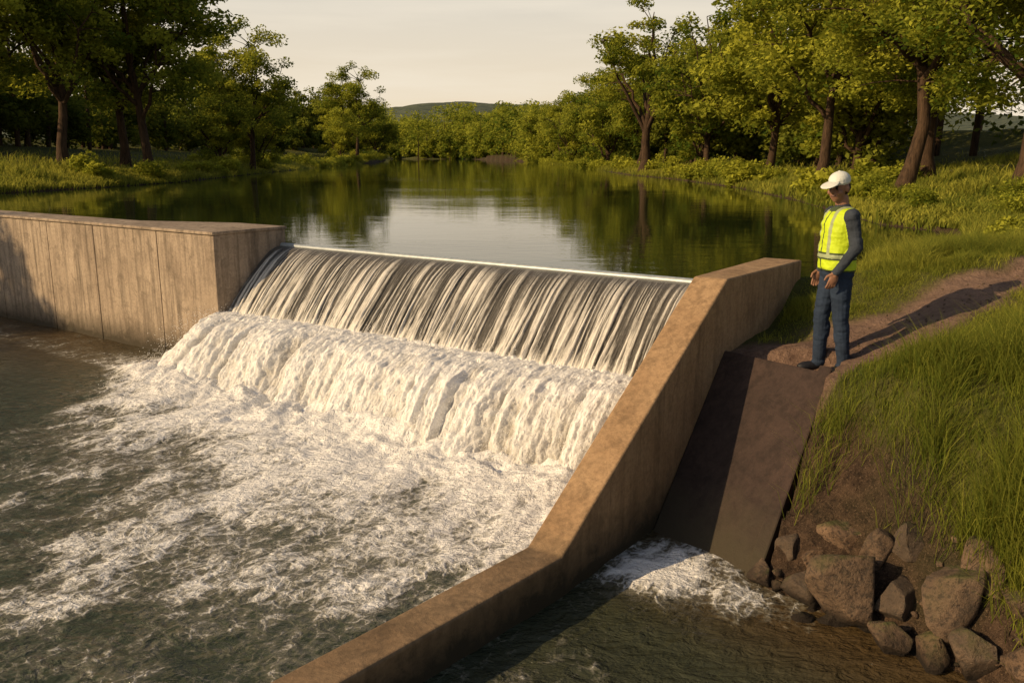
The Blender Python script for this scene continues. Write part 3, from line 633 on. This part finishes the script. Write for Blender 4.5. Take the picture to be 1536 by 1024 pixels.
for sx in (1,-1):
    sh=(sx*.183,.01,1.385)
    el=(sx*.230,.045,1.135) ; wr=(sx*.200,-.10,.925) if sx==1 else (-.205,-.05,.90)
    ell(sh,(.066,.068,.07),1); cap(sh,el,.062,.051,1);cap(el,wr,.051,.037,1)
    w=np.array(wr); d=np.array([0.,-.33,-.94]); f=np.array([0.,-.94,.33]); inn=np.array([-sx,0,0.])
    cap(w-d*.02,w+d*.03,.027,.026,0)
    R=np.stack([inn,f,d],1); ell(w+d*.062,(.017,.041,.05),0,R)
    for o_,l_,bd in ((.031,.072,.25),(.011,.080,.35),(-.010,.074,.45),(-.030,.058,.5)):
        p0=w+d*.085+f*o_;p1=p0+(d+.10*inn)*l_*.45;p2=p1+(d*(1-bd*.5)+inn*bd)*l_*.32;p3=p2+(d*(1-bd)+inn*bd*1.4)*l_*.26
        cap(p0-d*.02,p1,.0095,.009,0,10);cap(p1,p2,.009,.0085,0,10);cap(p2,p3,.0085,.0075,0,10)
    q0=w+d*.028+f*.03;q1=w+d*.058+f*.058+inn*.012;q2=w+d*.092+f*.062+inn*.02
    cap(q0,q1,.014,.0115,0,10);cap(q1,q2,.0115,.009,0,10)
nb=len(prims)
ell((0,.012,1.645),(.076,.094,.098),0);ell((0,-.028,1.578),(.058,.066,.066),0);ell((0,-.045,1.535),(.03,.035,.024),0)
ell((0,-.1,1.612),(.0125,.022,.018),0);ell((0,-.088,1.635),(.009,.016,.028),0)
for sx in(1,-1):
    ell((sx*.077,.012,1.615),(.011,.02,.032),0); ell((sx*.032,-.083,1.633),(.013,.009,.007),8); ell((sx*.032,-.082,1.652),(.02,.010,.006),7); ell((sx*.045,-.06,1.6),(.022,.03,.025),0)
ell((0,-.0885,1.573),(.024,.010,.007),9)
ell((0,.032,1.622),(.079,.082,.072),7)
ell((0,.012,1.692),(.086,.102,.072),6); ell((0,.012,1.675),(.0875,.104,.026),6)
a_=math.radians(12); Rb=[[1,0,0],[0,math.cos(a_),-math.sin(a_)],[0,math.sin(a_),math.cos(a_)]]
ell((0,-.135,1.678),(.074,.088,.0095),6,Rb); ell((0,.012,1.765),(.01,.01,.006),6)
yaw=math.radians(32);pit=math.radians(10)
Rh=np.array([[math.cos(yaw),-math.sin(yaw),0],[math.sin(yaw),math.cos(yaw),0],[0,0,1]])@np.array([[1,0,0],[0,math.cos(pit),-math.sin(pit)],[0,math.sin(pit),math.cos(pit)]])
piv=np.array([0,.01,1.52])
for p in prims[nb:]: p[0]=(p[0]-piv)@Rh.T+piv+np.array([0,-.03,-.002])
VV=[];FF=[];fm=[];off=0
for v,f,m in prims:
    VV+= [tuple(q) for q in v]; FF+=[tuple(i+off for i in q) for q in f]; fm+=[m]*len(f); off+=len(v)
me=bpy.data.meshes.new('man_src'); me.from_pydata(VV,[],FF); fixn(me)
bvh=BVHTree.FromPolygons([Vector(v) for v in VV],FF)
src=addobj('man_src',me); mo=src.modifiers.new('r','REMESH'); mo.mode='VOXEL'; mo.voxel_size=.0052; mo.use_smooth_shade=True
sm=src.modifiers.new('s','SMOOTH'); sm.iterations=2; sm.factor=.5
bpy.context.view_layer.update()
dg=bpy.context.evaluated_depsgraph_get(); mm=bpy.data.meshes.new_from_object(src.evaluated_get(dg))
bpy.data.objects.remove(src)
n=len(mm.vertices); co=np.zeros(n*3,dtype=np.float32); mm.vertices.foreach_get('co',co); co=co.reshape(-1,3).astype(float)
mm.materials.clear()
for m in MM: mm.materials.append(m)
mi=np.zeros(len(mm.polygons),dtype=np.int32)
for i,p in enumerate(mm.polygons):
    c=p.center; _,_,fi,_=bvh.find_nearest(c); m=fm[fi] if fi is not None else 4
    if m==2:
        if 1.03<c.z<1.065 or (.07<abs(c.x)<.105 and c.z>1.065): m=3
        elif c.z<.935 or (abs(c.x)<.008 and c.y<0) or (abs(c.x)<.075 and c.z>1.425) or 1.015<c.z<1.03 or 1.065<c.z<1.08: m=10
    mi[i]=m
mm.polygons.foreach_set('material_index',mi); mm.polygons.foreach_set('use_smooth',np.ones(len(mi),dtype=bool))
vm=np.zeros(n,dtype=int)
for p,m in zip(mm.polygons,mi):
    for q in p.vertices: vm[q]=m
nr=np.zeros(n*3,dtype=np.float32); mm.vertices.foreach_get('normal',nr); nr=nr.reshape(-1,3)
fold=fbm(co[:,0]*9,co[:,1]*9,co[:,2]*26,3); fold2=fbm(co[:,0]*14+co[:,2]*9,co[:,1]*14,co[:,2]*12+5,3)
am=np.where(vm==4,.010,np.where(vm==1,.010,np.where((vm==2)|(vm==3)|(vm==10),.011,0)))
co=co+nr*(am*(.7*fold+.7*fold2))[:,None]
mm.vertices.foreach_set('co',co.astype(np.float32).ravel()); mm.update()
MX,MY=3.00,7.97
man=addobj('standing_man',mm,(MX,MY,float(zat(MX,MY)[0])-.005),math.radians(-84),(1.06,1.06,1.065))

# ---------------------------------------------------------------- light, sky, camera
el=math.radians(25); az=math.atan2(-.93,-.37)
sd=Vector((math.sin(az)*math.cos(el),math.cos(az)*math.cos(el),math.sin(el)))
w=bpy.data.worlds.new('World'); scene.world=w; w.use_nodes=True; nt=w.node_tree
def N(ty,**k):
    q=nt.nodes.new(ty)
    for a,b in k.items(): setattr(q,a,b)
    return q
sky=N('ShaderNodeTexSky'); sky.sky_type='NISHITA'; sky.sun_disc=False; sky.sun_elevation=el; sky.sun_rotation=az; sky.dust_density=3.; sky.air_density=1.; sky.ozone_density=1.
tc=N('ShaderNodeTexCoord'); sp=N('ShaderNodeSeparateXYZ'); nt.links.new(tc.outputs['Generated'],sp.inputs[0])
mr=N('ShaderNodeMapRange'); nt.links.new(sp.outputs[2],mr.inputs[0]); mr.inputs[1].default_value=.14; mr.inputs[2].default_value=.48; mr.inputs[3].default_value=.96; mr.inputs[4].default_value=.03
mp=N('ShaderNodeMapping'); mp.inputs['Scale'].default_value=(1.2,1.2,11); nt.links.new(tc.outputs['Generated'],mp.inputs[0])
cn=N('ShaderNodeTexNoise'); cn.inputs['Scale'].default_value=1.6; cn.inputs['Detail'].default_value=6; cn.inputs['Roughness'].default_value=.55; nt.links.new(mp.outputs[0],cn.inputs[0])
hz=N('ShaderNodeValToRGB'); e=hz.color_ramp.elements; e[0].position=.03; e[0].color=(11.0,9.2,6.7,1); e[1].position=.22; e[1].color=(8.4,8.1,7.3,1); nt.links.new(sp.outputs[2],hz.inputs[0])
cr_=N('ShaderNodeValToRGB'); cr_.color_ramp.elements[0].position=.46; cr_.color_ramp.elements[0].color=(0,0,0,1); cr_.color_ramp.elements[1].position=.70; cr_.color_ramp.elements[1].color=(.8,.8,.8,1); nt.links.new(cn.outputs[0],cr_.inputs[0])
mc=N('ShaderNodeMix',data_type='RGBA'); nt.links.new(cr_.outputs[0],mc.inputs[0]); nt.links.new(hz.outputs[0],mc.inputs[6]); mc.inputs[7].default_value=(11.3,10.1,8.2,1)
mxw=N('ShaderNodeMix',data_type='RGBA'); nt.links.new(mr.outputs[0],mxw.inputs[0]); nt.links.new(sky.outputs[0],mxw.inputs[6]); nt.links.new(mc.outputs[2],mxw.inputs[7])
bg=nt.nodes['Background']; nt.links.new(mxw.outputs[2],bg.inputs[0]); bg.inputs[1].default_value=.083
sl=bpy.data.lights.new('sun','SUN'); sl.energy=5.0; sl.angle=math.radians(.55); sl.color=(1,.72,.40)
so=bpy.data.objects.new('sun',sl); scene.collection.objects.link(so); so.rotation_euler=sd.to_track_quat('Z','Y').to_euler()
cam=bpy.data.cameras.new('camera'); cam.lens=30.47; cam.sensor_width=36; cam.clip_end=5000; cam.clip_start=.05
co_=bpy.data.objects.new('camera',cam); scene.collection.objects.link(co_); co_.location=(0,0,1.53); co_.rotation_euler=(math.radians(90-12.16),0,0); scene.camera=co_
